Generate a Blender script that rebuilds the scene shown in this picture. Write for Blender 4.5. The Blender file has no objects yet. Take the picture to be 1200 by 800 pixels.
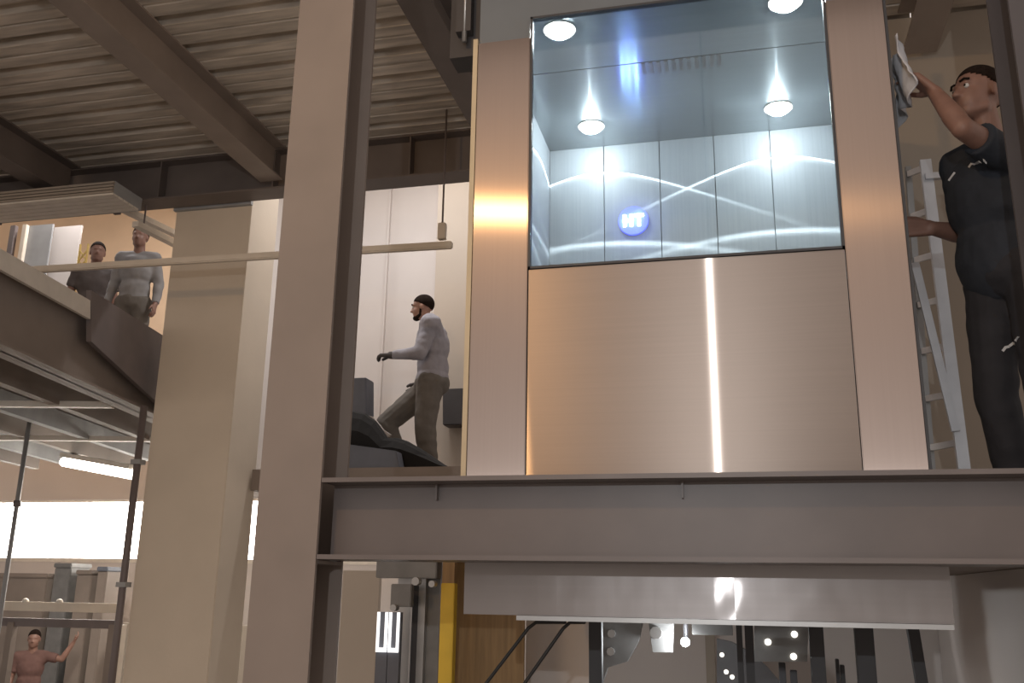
import bpy, bmesh, math, random
import numpy as np
from mathutils import Vector, Matrix, noise
random.seed(4)
SC = bpy.context.scene
C = SC.collection

# ------------------------------------------------------------------ camera
F_PX, YAW, PITCH, ROLL = 1100.0, .24, .262, .016
CAM = np.array([0, 0, 1.6])
fw = np.array([-math.sin(YAW)*math.cos(PITCH), math.cos(YAW)*math.cos(PITCH), math.sin(PITCH)])
rt0 = np.array([math.cos(YAW), math.sin(YAW), 0.0]); up0 = np.cross(rt0, fw)
rt = rt0*math.cos(ROLL)+up0*math.sin(ROLL); up = up0*math.cos(ROLL)-rt0*math.sin(ROLL)
cd = bpy.data.cameras.new('camera'); cam = bpy.data.objects.new('camera', cd); C.objects.link(cam)
cd.sensor_width = 36; cd.lens = 36*F_PX/1200; cd.clip_end = 200; cd.clip_start = .05
m = Matrix.Identity(4)
for i in range(3):
    m[i][0], m[i][1], m[i][2], m[i][3] = rt[i], up[i], -fw[i], CAM[i]
cam.matrix_world = m
SC.camera = cam

# ------------------------------------------------------------------ world, exposure
SC.view_settings.view_transform = 'Standard'; SC.view_settings.look = 'None'
SC.view_settings.gamma = 1; SC.view_settings.use_curve_mapping = False
SC.view_settings.exposure = 0.3
W = bpy.data.worlds.new('hall_air'); SC.world = W; W.use_nodes = True
W.node_tree.nodes['Background'].inputs[0].default_value = (.56, .49, .445, 1)
W.node_tree.nodes['Background'].inputs[1].default_value = 0.95

def lamp(name, kind, loc, power, color, size=.1, target=None, parent=None, blend=None, cone=None):
    l = bpy.data.lights.new(name, kind); l.energy = power; l.color = color
    if kind == 'AREA': l.size = size
    else: l.shadow_soft_size = size
    o = bpy.data.objects.new(name, l); C.objects.link(o); o.location = loc
    if target is not None:
        o.rotation_euler = (Vector(target)-Vector(loc)).to_track_quat('-Z', 'Y').to_euler()
    if cone: l.spot_size = cone
    if blend is not None: l.spot_blend = blend
    if parent: o.parent = parent
    return o

COOL_LAMP = (-.21, -2.6, 2.5); WARM_LAMP = (-2.05, -1.0, 5.12)

# ------------------------------------------------------------------ pixel helpers (1200x800 frame)
def ray(x, y): return fw*F_PX+rt*(x-600)+up*(400-y)
def atY(x, y, Y): d = ray(x, y); return Vector(CAM+d*(Y/d[1]))
def atX(x, y, X): d = ray(x, y); return Vector(CAM+d*(X/d[0]))
def atZ(x, y, Z): d = ray(x, y); return Vector(CAM+d*((Z-1.6)/d[2]))
def atPl(x, y, p0, n):
    d = ray(x, y); n = np.array(n); return Vector(CAM+d*(((np.array(p0)-CAM)@n)/(d@n)))

# ------------------------------------------------------------------ materials
MATS = {}
def mat(name, col, rough=.6, metal=0., var=.12, vscale=6., bump=.0, bscale=60., spec=.5, stretch=None,
        emit=0., ecol=None, aniso=0., tangent=None, alpha_grime=None):
    M = bpy.data.materials.new(name); M.use_nodes = True; nt = M.node_tree; N = nt.nodes; K = nt.links
    B = N['Principled BSDF']
    B.inputs['Roughness'].default_value = rough; B.inputs['Metallic'].default_value = metal
    B.inputs['Specular IOR Level'].default_value = spec
    tc = N.new('ShaderNodeTexCoord'); mp = N.new('ShaderNodeMapping'); K.new(tc.outputs['Object'], mp.inputs[0])
    if stretch: mp.inputs['Scale'].default_value = stretch
    nz = N.new('ShaderNodeTexNoise'); nz.inputs['Scale'].default_value = vscale; nz.inputs['Detail'].default_value = 6
    K.new(mp.outputs[0], nz.inputs['Vector'])
    rp = N.new('ShaderNodeValToRGB'); c = Vector(col)
    rp.color_ramp.elements[0].position = .3; rp.color_ramp.elements[1].position = .7
    rp.color_ramp.elements[0].color = (*(c*(1-var)), 1); rp.color_ramp.elements[1].color = (*(c*(1+var)), 1)
    K.new(nz.outputs['Fac'], rp.inputs[0]); K.new(rp.outputs[0], B.inputs['Base Color'])
    if bump:
        n2 = N.new('ShaderNodeTexNoise'); n2.inputs['Scale'].default_value = bscale; n2.inputs['Detail'].default_value = 4
        K.new(mp.outputs[0], n2.inputs['Vector'])
        bp = N.new('ShaderNodeBump'); bp.inputs['Strength'].default_value = bump; bp.inputs['Distance'].default_value = .01
        K.new(n2.outputs['Fac'], bp.inputs['Height']); K.new(bp.outputs[0], B.inputs['Normal'])
    if aniso:
        B.inputs['Anisotropic'].default_value = aniso
        tv = N.new('ShaderNodeCombineXYZ')
        for i in range(3): tv.inputs[i].default_value = tangent[i]
        K.new(tv.outputs[0], B.inputs['Tangent'])
    if emit:
        B.inputs['Emission Color'].default_value = (*(ecol or col), 1); B.inputs['Emission Strength'].default_value = emit
    MATS[name] = M
    return M

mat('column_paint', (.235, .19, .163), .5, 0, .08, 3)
mat('shaded_column_paint', (.085, .075, .078), .5, 0, .08, 3)  # column paint darkened: shade on the right column is put into the colour
mat('beam_paint', (.145, .12, .112), .42, 0, .1, 4)
mat('header_steel', (.15, .17, .19), .45, .1, .08, 3)
mat('cabin_steel', (.30, .32, .335), .5, .15, .05, 3, stretch=(30, 30, .5), spec=.3)
mat('edge_cream', (.62, .50, .33), .5, 0, .08, 6)
mat('dark_frame', (.05, .05, .055), .5, 0, .1, 8)
mat('deck_metal', (.60, .53, .45), .42, .25, .34, 2.2, stretch=(.8, 7, 7))
mat('ceiling_beam', (.16, .13, .115), .55, 0, .12, 3)
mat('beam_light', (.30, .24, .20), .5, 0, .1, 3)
mat('pillar_plaster', (.68, .585, .475), .85, 0, .05, 1.5, bump=.1, bscale=30)
mat('wall_white', (.62, .57, .54), .85, 0, .04, 1.2)
mat('wall_beige', (.50, .43, .36), .85, 0, .05, 1.5)
mat('wall_tan', (.36, .305, .25), .85, 0, .06, 1.2)
mat('wall_peach', (.75, .54, .36), .85, 0, .07, 2)
mat('concrete', (.30, .28, .26), .8, 0, .12, 2, bump=.15)
mat('white_metal', (.72, .66, .58), .45, 0, .07, 8)
mat('tube_cream', (.72, .63, .52), .5, 0, .06, 5)
mat('brown_steel', (.24, .195, .165), .6, 0, .15, 2)
mat('purple_brown', (.17, .14, .135), .55, 0, .12, 4)
mat('grey_panel', (.33, .33, .33), .6, 0, .1, 5)
mat('dark_panel', (.065, .058, .058), .6, 0, .1, 5)
mat('black_sheet', (.012, .011, .011), .95, 0, .2, 5)
mat('blue_grey', (.13, .14, .17), .5, 0, .12, 5)
mat('yellow_paint', (.72, .47, .04), .5, 0, .1, 6)
mat('board_brown', (.30, .185, .085), .7, 0, .22, 3, stretch=(12, 12, 1))
mat('machine_grey', (.20, .195, .19), .45, .4, .15, 8)
mat('rail_steel', (.40, .39, .38), .35, .8, .1, 6)
mat('dark_post', (.035, .033, .036), .5, 0, .12, 6)
mat('cable_black', (.02, .018, .017), .5, 0, .1, 8)
mat('alu', (.62, .63, .66), .35, .6, .06, 10)
mat('brass', (.62, .46, .16), .4, .6, .15, 12)
mat('skin_mid', (.36, .20, .145), .5, 0, .08, 20)
mat('skin_brown', (.25, .135, .10), .5, 0, .1, 20)
mat('hair', (.020, .013, .010), .95, 0, .25, 60, bump=.3, bscale=200, spec=.1)
mat('sweater', (.34, .33, .37), .9, 0, .08, 12, bump=.25, bscale=40)
mat('trousers_grey', (.15, .135, .12), .9, 0, .12, 9, bump=.25, bscale=30)
mat('navy_cotton', (.024, .029, .040), .85, 0, .15, 10, bump=.3, bscale=25)
mat('charcoal_cotton', (.026, .026, .032), .85, 0, .15, 10, bump=.3, bscale=25)
mat('shirt_grey', (.26, .255, .26), .9, 0, .1, 10)
mat('shirt_dark', (.09, .075, .072), .9, 0, .1, 10)
mat('shirt_rust', (.15, .08, .068), .9, 0, .1, 10)
mat('glove', (.075, .065, .062), .8, 0, .15, 20)
mat('shoe', (.03, .027, .025), .6, 0, .15, 12)
mat('print_white', (.75, .75, .76), .7, 0, .04, 12)
mat('cloth', (.55, .55, .58), .9, 0, .1, 10, bump=.3, bscale=30)
mat('eye_white', (.6, .58, .55), .3, 0, .02, 5)
mat('lamp_face', (1, 1, 1), .4, 0, 0, 5, emit=60, ecol=(.93, .98, 1))
mat('tube_light', (1, 1, 1), .4, 0, 0, 5, emit=9, ecol=(1, .93, .82))
mat('daylight_pane', (1, 1, 1), .3, 0, 0, 5, emit=9, ecol=(1, .95, .87))
mat('blue_led', (.1, .12, 1), .4, 0, 0, 5, emit=1.6, ecol=(.10, .13, 1))
mat('letter_led', (.8, 1, 1), .4, 0, 0, 5, emit=14, ecol=(.75, .97, 1))
mat('white_emissive', (1, 1, 1), .4, 0, 0, 5, emit=1.0, ecol=(1, .98, .96))  # emission added so the U brackets come out bright white
mat('indicator', (1, .95, .8), .4, 0, 0, 5, emit=1.5, ecol=(1, .95, .85))
mat('cool_bulb', (1, 1, 1), .4, 0, 0, 5, emit=30, ecol=(.95, .98, 1))
mat('warm_bulb', (1, .8, .5), .4, 0, 0, 5, emit=30, ecol=(1, .62, .25))

def brushed(name, col, T, soft, line, wl, grain, bump=0.):
    """brushed stainless: T = direction in which highlights stretch; soft and line = (roughness, anisotropy) of the two lobes"""
    M = bpy.data.materials.new(name); M.use_nodes = True; nt = M.node_tree; N = nt.nodes; K = nt.links
    N.remove(N['Principled BSDF'])
    tc = N.new('ShaderNodeTexCoord'); mp = N.new('ShaderNodeMapping'); mp.inputs['Scale'].default_value = grain; K.new(tc.outputs['Object'], mp.inputs[0])
    nz = N.new('ShaderNodeTexNoise'); nz.inputs['Scale'].default_value = 2; nz.inputs['Detail'].default_value = 8; K.new(mp.outputs[0], nz.inputs['Vector'])
    rp = N.new('ShaderNodeValToRGB'); c = Vector(col); rp.color_ramp.elements[0].color = (*(c*.94), 1); rp.color_ramp.elements[1].color = (*(c*1.06), 1)
    K.new(nz.outputs['Fac'], rp.inputs[0])
    tv = N.new('ShaderNodeCombineXYZ')
    for i in range(3): tv.inputs[i].default_value = T[i]
    sh = []
    for r, a in (soft, line):
        g = N.new('ShaderNodeBsdfAnisotropic'); g.distribution = 'GGX'; g.inputs['Roughness'].default_value = r; g.inputs['Anisotropy'].default_value = a
        K.new(rp.outputs[0], g.inputs['Color']); K.new(tv.outputs[0], g.inputs['Tangent']); sh.append(g)
        if bump:
            n2 = N.new('ShaderNodeTexNoise'); n2.inputs['Scale'].default_value = 4; K.new(tc.outputs['Object'], n2.inputs['Vector'])
            bp = N.new('ShaderNodeBump'); bp.inputs['Strength'].default_value = bump; bp.inputs['Distance'].default_value = .02
            K.new(n2.outputs['Fac'], bp.inputs['Height']); K.new(bp.outputs[0], g.inputs['Normal'])
    mx = N.new('ShaderNodeMixShader'); mx.inputs[0].default_value = wl; K.new(sh[0].outputs[0], mx.inputs[1]); K.new(sh[1].outputs[0], mx.inputs[2])
    K.new(mx.outputs[0], N['Material Output'].inputs[0]); MATS[name] = M
brushed('brushed_front', (.385, .315, .27), (0, 0, 1), (.42, -.5), (.18, -.93), .33, (.6, 1, 60))
brushed('brushed_stile', (.42, .34, .30), (1, 0, 0), (.42, -.4), (.21, -.74), .6, (60, 1, .6))
brushed('apron_steel', (.36, .33, .32), (0, 0, 1), (.42, -.4), (.21, -.88), .3, (.6, 1, 30), .22)
brushed('cabin_ceiling', (.40, .43, .445), (0, 1, 0), (.45, -.1), (.17, -.6), .5, (1, 30, 1))

def glass_mat():
    M = bpy.data.materials.new('glass'); M.use_nodes = True; nt = M.node_tree; N = nt.nodes; K = nt.links
    N.remove(N['Principled BSDF'])
    t = N.new('ShaderNodeBsdfTransparent'); t.inputs[0].default_value = (.90, .95, .97, 1)
    g = N.new('ShaderNodeBsdfGlossy'); g.inputs['Roughness'].default_value = .03; g.inputs[0].default_value = (.95, .98, 1, 1)
    lw = N.new('ShaderNodeFresnel'); lw.inputs[0].default_value = 1.5
    mx = N.new('ShaderNodeMixShader'); K.new(lw.outputs[0], mx.inputs[0]); K.new(t.outputs[0], mx.inputs[1]); K.new(g.outputs[0], mx.inputs[2])
    K.new(mx.outputs[0], N['Material Output'].inputs[0]); MATS['glass'] = M
glass_mat()

# ------------------------------------------------------------------ mesh helpers
class MB:
    """collects shapes; build() links them as one mesh object"""
    def __init__(s): s.v = []; s.f = []
    def add(s, vs, fs):
        o = len(s.v); s.v += [tuple(v) for v in vs]; s.f += [tuple(i+o for i in f) for f in fs]; return s
    def box(s, a, b):
        (x0, y0, z0), (x1, y1, z1) = a, b
        return s.add([(x0,y0,z0),(x1,y0,z0),(x1,y1,z0),(x0,y1,z0),(x0,y0,z1),(x1,y0,z1),(x1,y1,z1),(x0,y1,z1)],
                     [(0,3,2,1),(4,5,6,7),(0,1,5,4),(1,2,6,5),(2,3,7,6),(3,0,4,7)])
    def bar(s, p, q, w, h, upv=(0, 0, 1)):
        """rectangular bar from p to q: w across, h along upv"""
        p, q = Vector(p), Vector(q); d = (q-p).normalized(); u = Vector(upv)
        a = d.cross(u)
        if a.length < 1e-4: a = d.cross(Vector((1, 0, 0)))
        a.normalize(); b = a.cross(d); a = a*w/2; b = b*h/2
        vs = [p-a-b, p+a-b, p+a+b, p-a+b, q-a-b, q+a-b, q+a+b, q-a+b]
        return s.add(vs, [(0,3,2,1),(4,5,6,7),(0,1,5,4),(1,2,6,5),(2,3,7,6),(3,0,4,7)])
    def tube(s, pts, r, n=12, caps=True):
        pts = [Vector(p) for p in pts]; rs = r if isinstance(r, (list, tuple)) else [r]*len(pts)
        vs = []; fs = []; prev = None
        for i, p in enumerate(pts):
            d = (pts[min(i+1, len(pts)-1)]-pts[max(i-1, 0)]).normalized()
            if prev is None:
                a = d.orthogonal().normalized()
            else:
                a = (prev-d*prev.dot(d)).normalized()
            prev = a; b = d.cross(a)
            for k in range(n):
                t = 2*math.pi*k/n; vs.append(p+(a*math.cos(t)+b*math.sin(t))*rs[i])
        for i in range(len(pts)-1):
            for k in range(n):
                fs.append((i*n+k, i*n+(k+1) % n, (i+1)*n+(k+1) % n, (i+1)*n+k))
        if caps:
            fs.append(tuple(range(n-1, -1, -1))); fs.append(tuple((len(pts)-1)*n+k for k in range(n)))
        return s.add(vs, fs)
    def prism(s, poly, vec):
        """polygon of 3-D points pushed along vec"""
        n = len(poly); v = Vector(vec); a = [Vector(p) for p in poly]
        return s.add(a+[p+v for p in a], [tuple(range(n-1, -1, -1)), tuple(range(n, 2*n))]+[(i, (i+1) % n, n+(i+1) % n, n+i) for i in range(n)])
    def ell(s, c, r, R=None, nu=16, nv=10):
        c = Vector(c); R = R or Matrix.Identity(3)
        if not hasattr(r, '__len__'): r = (r, r, r)
        vs = [c+R@Vector((0, 0, -r[2]))]; fs = []
        for j in range(1, nv):
            t = -math.pi/2+math.pi*j/nv
            for i in range(nu):
                p = 2*math.pi*i/nu; vs.append(c+R@Vector((r[0]*math.cos(t)*math.cos(p), r[1]*math.cos(t)*math.sin(p), r[2]*math.sin(t))))
        vs.append(c+R@Vector((0, 0, r[2])))
        for i in range(nu):
            fs.append((0, 1+(i+1) % nu, 1+i))
            for j in range(nv-2):
                a = 1+j*nu; b = a+nu; fs.append((a+i, a+(i+1) % nu, b+(i+1) % nu, b+i))
            a = 1+(nv-2)*nu; fs.append((a+i, a+(i+1) % nu, len(vs)-1))
        return s.add(vs, fs)
    def cap(s, p, rp, q, rq):
        s.tube([p, q], [rp, rq], 14); s.ell(p, rp, nu=14, nv=8); return s.ell(q, rq, nu=14, nv=8)
    def build(s, name, material, parent=None, smooth=False, bevel=0, origin=None):
        me = bpy.data.meshes.new(name)
        o = Vector(origin) if origin is not None else Vector((0, 0, 0))
        me.from_pydata([tuple(Vector(v)-o) for v in s.v], [], s.f)
        bm = bmesh.new(); bm.from_mesh(me); bmesh.ops.recalc_face_normals(bm, faces=bm.faces)
        if bevel: bmesh.ops.bevel(bm, geom=bm.edges[:], offset=bevel, segments=2, affect='EDGES', clamp_overlap=True)
        bm.to_mesh(me); bm.free()
        if smooth: me.polygons.foreach_set('use_smooth', [True]*len(me.polygons))
        me.materials.append(MATS[material])
        ob = bpy.data.objects.new(name, me); C.objects.link(ob); ob.location = o
        if parent:
            ob.parent = parent; ob.location = o-parent.location if parent.parent is None else o
        return ob

def tag(o, label=None, cat=None, group=None, kind=None):
    if label: o['label'] = label
    if cat: o['category'] = cat
    if group: o['group'] = group
    if kind: o['kind'] = kind
    return o
def thing(name, label, cat, loc=(0, 0, 0), group=None, kind=None):
    o = bpy.data.objects.new(name, None); C.objects.link(o); o.location = loc; o.empty_display_size = .1
    return tag(o, label, cat, group, kind)
def copy_tree(o, parent=None, shift=None):
    c = o.copy(); C.objects.link(c); c.parent = parent
    if shift is not None: c.location = o.location+Vector(shift)
    for ch in list(o.children): copy_tree(ch, c)
    return c
def struct(name, mb, material, label, parent=None, **k):
    o = mb.build(name, material, parent, **k)
    if parent is None: tag(o, label, 'structure', kind='structure')
    return o

GROUND = -0.6
# ================================================================== the setting
struct('floor', MB().box((-22, -8, GROUND-.1), (9, 16, GROUND)), 'concrete', 'grey concrete ground floor of the hall')

# ---- corrugated steel deck ceiling: sheets between the beams
DZ = 5.3
ceil_root = thing('ceiling', 'corrugated steel deck overhead between the brown beams', 'structure', kind='structure')
PIT = .34
def deck_sheet(x0, x1, name):
    prof = []
    for k in range(2):
        y = k*PIT
        prof += [(y, 0), (y+.10, 0), (y+.105, .012), (y+.125, .012), (y+.13, 0), (y+.235, 0), (y+.25, .06), (y+.325, .06)]
    prof.append((2*PIT, 0))
    mb = MB(); n = len(prof); vs = []; fs = []
    for z in (0, .004):
        for x in (x0, x1):
            vs += [(x, y, h+z) for y, h in prof]
    for i in range(n-1):
        fs.append((i, i+1, n+i+1, n+i)); fs.append((2*n+i, 3*n+i, 3*n+i+1, 2*n+i+1))
        fs.append((i, 2*n+i, 2*n+i+1, i+1)); fs.append((n+i, n+i+1, 3*n+i+1, 3*n+i))
    fs.append((0, n, 3*n, 2*n)); fs.append((n-1, 3*n-1+0, 4*n-1, 2*n-1))
    fs[-1] = (n-1, 3*n-1, 4*n-1, 2*n-1)
    mb.add(vs, fs)
    return mb.build(name, 'deck_metal', ceil_root)
BX = [-9.9, -7.87, -5.83, -3.79, -1.746, 1.24, 3.6]
for i in range(len(BX)-1):
    first = None
    for r in range(6):
        if first is None:
            o = deck_sheet(BX[i]+.004, BX[i+1]-.004, 'deck_sheet'); first = o
        else:
            o = first.copy(); C.objects.link(o); o.parent = ceil_root
        o.location = (0, 2.86+r*2*PIT, DZ)

# ---- steel sections
def h_section(mb, axis, c, a0, a1, w, h, tf=.014, tw=.010):
    """H/I profile along axis 'x','y' or 'z'; c = centre of the other two coordinates; w flange width, h depth"""
    if axis == 'z':    # flanges face +-Y
        x, y = c
        mb.box((x-w/2, y-h/2, a0), (x+w/2, y-h/2+tf, a1)); mb.box((x-w/2, y+h/2-tf, a0), (x+w/2, y+h/2, a1))
        mb.box((x-tw/2, y-h/2+tf, a0), (x+tw/2, y+h/2-tf, a1))
    if axis == 'x':
        y, z = c
        mb.box((a0, y-w/2, z-h/2), (a1, y+w/2, z-h/2+tf)); mb.box((a0, y-w/2, z+h/2-tf), (a1, y+w/2, z+h/2))
        mb.box((a0, y-tw/2, z-h/2+tf), (a1, y+tw/2, z+h/2-tf))
    if axis == 'y':
        x, z = c
        mb.box((x-w/2, a0, z-h/2), (x+w/2, a1, z-h/2+tf)); mb.box((x-w/2, a0, z+h/2-tf), (x+w/2, a1, z+h/2))
        mb.box((x-tw/2, a0, z-h/2+tf), (x+tw/2, a1, z+h/2-tf))
    return mb

beam_lab = {-7.87: 'dark brown ceiling beam beyond the slatted duct', -5.83: 'dark brown ceiling beam above the mezzanine edge',
            -3.79: 'long taupe ceiling beam crossing the deck towards the pillar',
            -1.746: 'dark grey ceiling beam running past the upper corner of the lift car', 1.24: 'ceiling beam over the man in the navy shirt'}
for x, lab in beam_lab.items():
    y1 = 6.72 if x < 1 else 5.78
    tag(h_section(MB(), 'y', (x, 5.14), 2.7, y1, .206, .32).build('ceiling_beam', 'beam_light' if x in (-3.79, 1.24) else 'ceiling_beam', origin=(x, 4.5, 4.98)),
        lab, 'beam')
g = thing('cross_girder', 'deep brown girder closing the far end of the corrugated deck', 'beam', (-3, 6.84, 4.92))
h_section(MB(), 'x', (6.84, 5.107), -9.9, 3.6, .22, .375).build('girder_section', 'ceiling_beam', g)
for x in (-4.9, -3.79, -2.55, -1.746):
    MB().box((x-.006, 6.735, 4.936), (x+.006, 6.83, 5.28)).build('stiffener_plate', 'ceiling_beam', g)

# ---- walls
struct('wall_back', MB().box((-5.6, 9.6, 2.6), (1.0, 9.75, 8.0)), 'wall_white', 'white wall behind the man in the grey sweater')
x0 = atY(507, 400, 9.3).x
struct('trim_1', MB().box((x0, 9.3, 2.65), (x0+1.6, 9.55, 7.0)), 'wall_beige', 'greige wall pier beside the lift car, behind the man in the grey sweater')
xa = atY(447, 400, 9.55).x
struct('trim_2', MB().box((xa, 9.55, 2.65), (xa+.02, 9.6, 7)).box((x0-.05, 9.5, 2.65), (x0-.002, 9.6, 7)), 'wall_white', 'thin vertical joint strips on the white wall')
struct('wall_right', MB().box((.85, 5.85, 1.875), (4.2, 6.0, 5.29)), 'wall_tan', 'tan wall behind the ladder and the man in the navy shirt')
struct('wall_side', MB().box((1.08, 3.45, GROUND), (1.18, 6.14, 1.728)), 'wall_white', 'low pale side wall under the landing at the right of the lift')
struct('wall_pit', MB().box((-1.02, 6.15, GROUND), (1.3, 6.3, 2.2)), 'wall_white', 'greige wall behind the machinery under the lift car')
struct('floor_landing', MB().box((.72, 3.36, 1.73), (3.6, 5.84, 1.87)), 'brown_steel', 'dark landing slab on which the man in the navy shirt stands')
struct('floor_upper', MB().box((-4.1, 7.38, 2.42), (-1.2, 9.59, 2.60)), 'brown_steel', 'raised platform floor under the man in the grey sweater')

# far wall with the strip window
FY = 13.0
wl = atY(-40, 620, FY).x; wz0 = atY(80, 656, FY).z; wz1 = atY(80, 586, FY).z; wr = -4.6
wf = MB()
wf.box((-20, FY, GROUND), (1, FY+.15, wz0)); wf.box((-20, FY, wz1), (1, FY+.15, 4.2)); wf.box((wr, FY, wz0), (1, FY+.15, wz1)); wf.box((-20, FY, wz0), (wl, FY+.15, wz1))
struct('wall_far', wf, 'wall_white', 'warm beige far wall of the hall holding the strip window')
win = thing('window_1', 'overexposed daylight strip window in the far wall', 'window', ((wl+wr)/2, FY, wz0), kind='structure')
npn = 7
for i in range(npn):
    a = wl+(wr-wl)*i/npn; b = wl+(wr-wl)*(i+1)/npn
    MB().box((a+.005, FY+.07, wz0+.03), (b-.005, FY+.08, wz1-.03)).build('pane', 'daylight_pane', win)
    MB().box((a-.012, FY+.075, wz0), (a+.012, FY+.12, wz1)).build('mullion', 'white_metal', win)
MB().box((wl, FY-.01, wz0-.03), (wr, FY+.13, wz0+.03)).build('sill', 'white_metal', win)
MB().box((wl, FY+.02, wz1-.03), (wr, FY+.13, wz1+.02)).build('window_head', 'white_metal', win)

# pillar
p = thing('pillar', 'wide beige plastered pillar under the deck girder', 'pillar', (-4.5, 7.25, GROUND))
MB().box((-4.875, 7.0, GROUND), (-4.12, 7.48, 5.6)).build('shaft', 'pillar_plaster', p, bevel=.006)
MB().box((-4.885, 6.965, 4.90), (-4.11, 6.999, 4.94)).build('cap_strip', 'grey_panel', p)

# ================================================================== lift shaft frame
def column(x, lab, zb, cp='column_paint'):
    t = thing('steel_column', lab, 'column', (x, 3.22, GROUND))
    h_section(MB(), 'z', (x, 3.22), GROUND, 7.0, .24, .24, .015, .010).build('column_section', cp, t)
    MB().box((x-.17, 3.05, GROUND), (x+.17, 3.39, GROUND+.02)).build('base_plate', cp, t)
    s = 1 if x < 0 else -1
    for zz in (1.75, 1.84, 1.93):
        MB().tube([(x+s*.055, 3.085, zz), (x+s*.055, 3.10, zz)], .010, 6).build('bolt_head', cp, t) if False else None
    MB().box((x+s*.005, 3.115, zb), (x+s*.12, 3.325, zb+.012)).build('stiffener_plate', cp, t)
    return t
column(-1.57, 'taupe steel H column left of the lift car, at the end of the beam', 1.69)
column(1.083, 'shaded steel H column partly hiding the man in the navy shirt', 1.69, 'shaded_column_paint')
b = thing('shaft_beam', 'taupe steel I beam across the foot of the lift car', 'beam', (-.24, 3.22, 1.705))
h_section(MB(), 'x', (3.22, 1.846), -1.448, .961, .238, .282, .016, .010).build('beam_section', 'beam_paint', b)
for px in (512, 800):
    xx = atY(px, 578, 3.2).x
    MB().box((xx-.003, 3.19, 1.915), (xx+.003, 3.215, 1.971)).build('weld_tab', 'beam_paint', b)
MB().box((-1.44, 3.30, 1.988), (.96, 3.335, 2.005)).build('sill_strip', 'dark_panel', b)

# ================================================================== lift car
XL, XR, GL, GR = -1.03, .637, -.798, .423
CY, CB = 3.5, 5.06
car = thing('lift_car', 'stainless steel lift car with a large lit front window', 'lift car', (-.2, 4.2, 1.53))
MB().box((XL, CY, 1.74), (GL, CY+.03, 3.93)).build('stile', 'brushed_stile', car, bevel=.003)
MB().box((GR, CY, 1.74), (XR, CY+.03, 3.93)).build('stile', 'brushed_stile', car, bevel=.003)
MB().box((GL+.002, CY+.012, 1.74), (GR-.002, CY+.04, 2.868)).build('front_panel', 'brushed_front', car, bevel=.002)
hd = MB()
hd.box((XL, CY+.02, 3.934), (GL-.004, CY+.05, 4.5)); hd.box((GR+.004, CY+.02, 3.934), (XR, CY+.05, 4.5)); hd.box((GL-.004, CY+.02, 4.035), (GR+.004, CY+.05, 4.5))
hd.build('header', 'header_steel', car)
MB().box((XL-.022, CY-.004, 1.74), (XL-.002, CY+.05, 3.95)).build('edge_trim', 'edge_cream', car)
MB().box((XR+.002, CY+.004, 1.74), (XR+.012, CY+.06, 3.95)).build('edge_trim', 'dark_frame', car)
win = thing('window', None, None); win.parent = car; win.location = (0, 0, 0)
wo = -Vector(car.location)
win.location = wo
fr = MB(); t = .010
fr.box((GL, CY+.006, 2.87), (GR, CY+.035, 2.87+t)); fr.box((GL, CY+.006, 4.033-t), (GR, CY+.035, 4.033))
fr.box((GL, CY+.006, 2.87), (GL+t, CY+.035, 4.033)); fr.box((GR-t, CY+.006, 2.87), (GR, CY+.035, 4.033))
fr.build('window_frame', 'dark_frame', win)
MB().box((GL+t, CY+.016, 2.87+t), (GR-t, CY+.022, 4.033-t)).build('pane', 'glass', win)
# cabin
IX0, IX1, CZ, FZ = -1.015, .622, 4.15, 1.86
MB().box((XL, CY+.05, 1.74), (IX0, CB, 4.5)).build('side_wall', 'cabin_steel', car)
MB().box((IX1, CY+.05, 1.74), (XR, CB, 4.5)).build('side_wall', 'cabin_steel', car)
nP = 5
edges = [IX0]+[atY(q, 230, 5.02).x for q in (708, 774, 839, 906)]+[IX1]
for a, bb in zip(edges[:-1], edges[1:]):
    MB().box((a+.0025, 5.02, FZ), (bb-.0025, 5.045, CZ)).build('wall_panel', 'cabin_steel', car)
MB().box((XL, 5.048, 1.74), (XR, CB+.01, 4.5)).build('back_wall', 'header_steel', car)
cc = MB().box((IX0, CY+.055, CZ), (IX1, 4.16, CZ+.04)).box((IX0, 4.166, CZ), (IX1, 5.018, CZ+.04)).build('cabin_ceiling', 'cabin_ceiling', car)
MB().box((XL, CY+.05, 4.45), (XR, CB, 4.5)).build('roof', 'header_steel', car)
MB().box((IX0, CY+.055, 1.80), (IX1, 5.018, FZ)).build('cabin_floor', 'concrete', car)
vent = MB()
vx0, vx1 = atZ(752, 78, CZ).x, atZ(850, 76, CZ).x
for k in range(11):
    a = vx0+(vx1-vx0)*k/11
    vent.box((a, 4.17, CZ-.004), (a+.018, 4.27, CZ-.0005))
vent.build('vent_grille', 'machine_grey', car)
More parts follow.
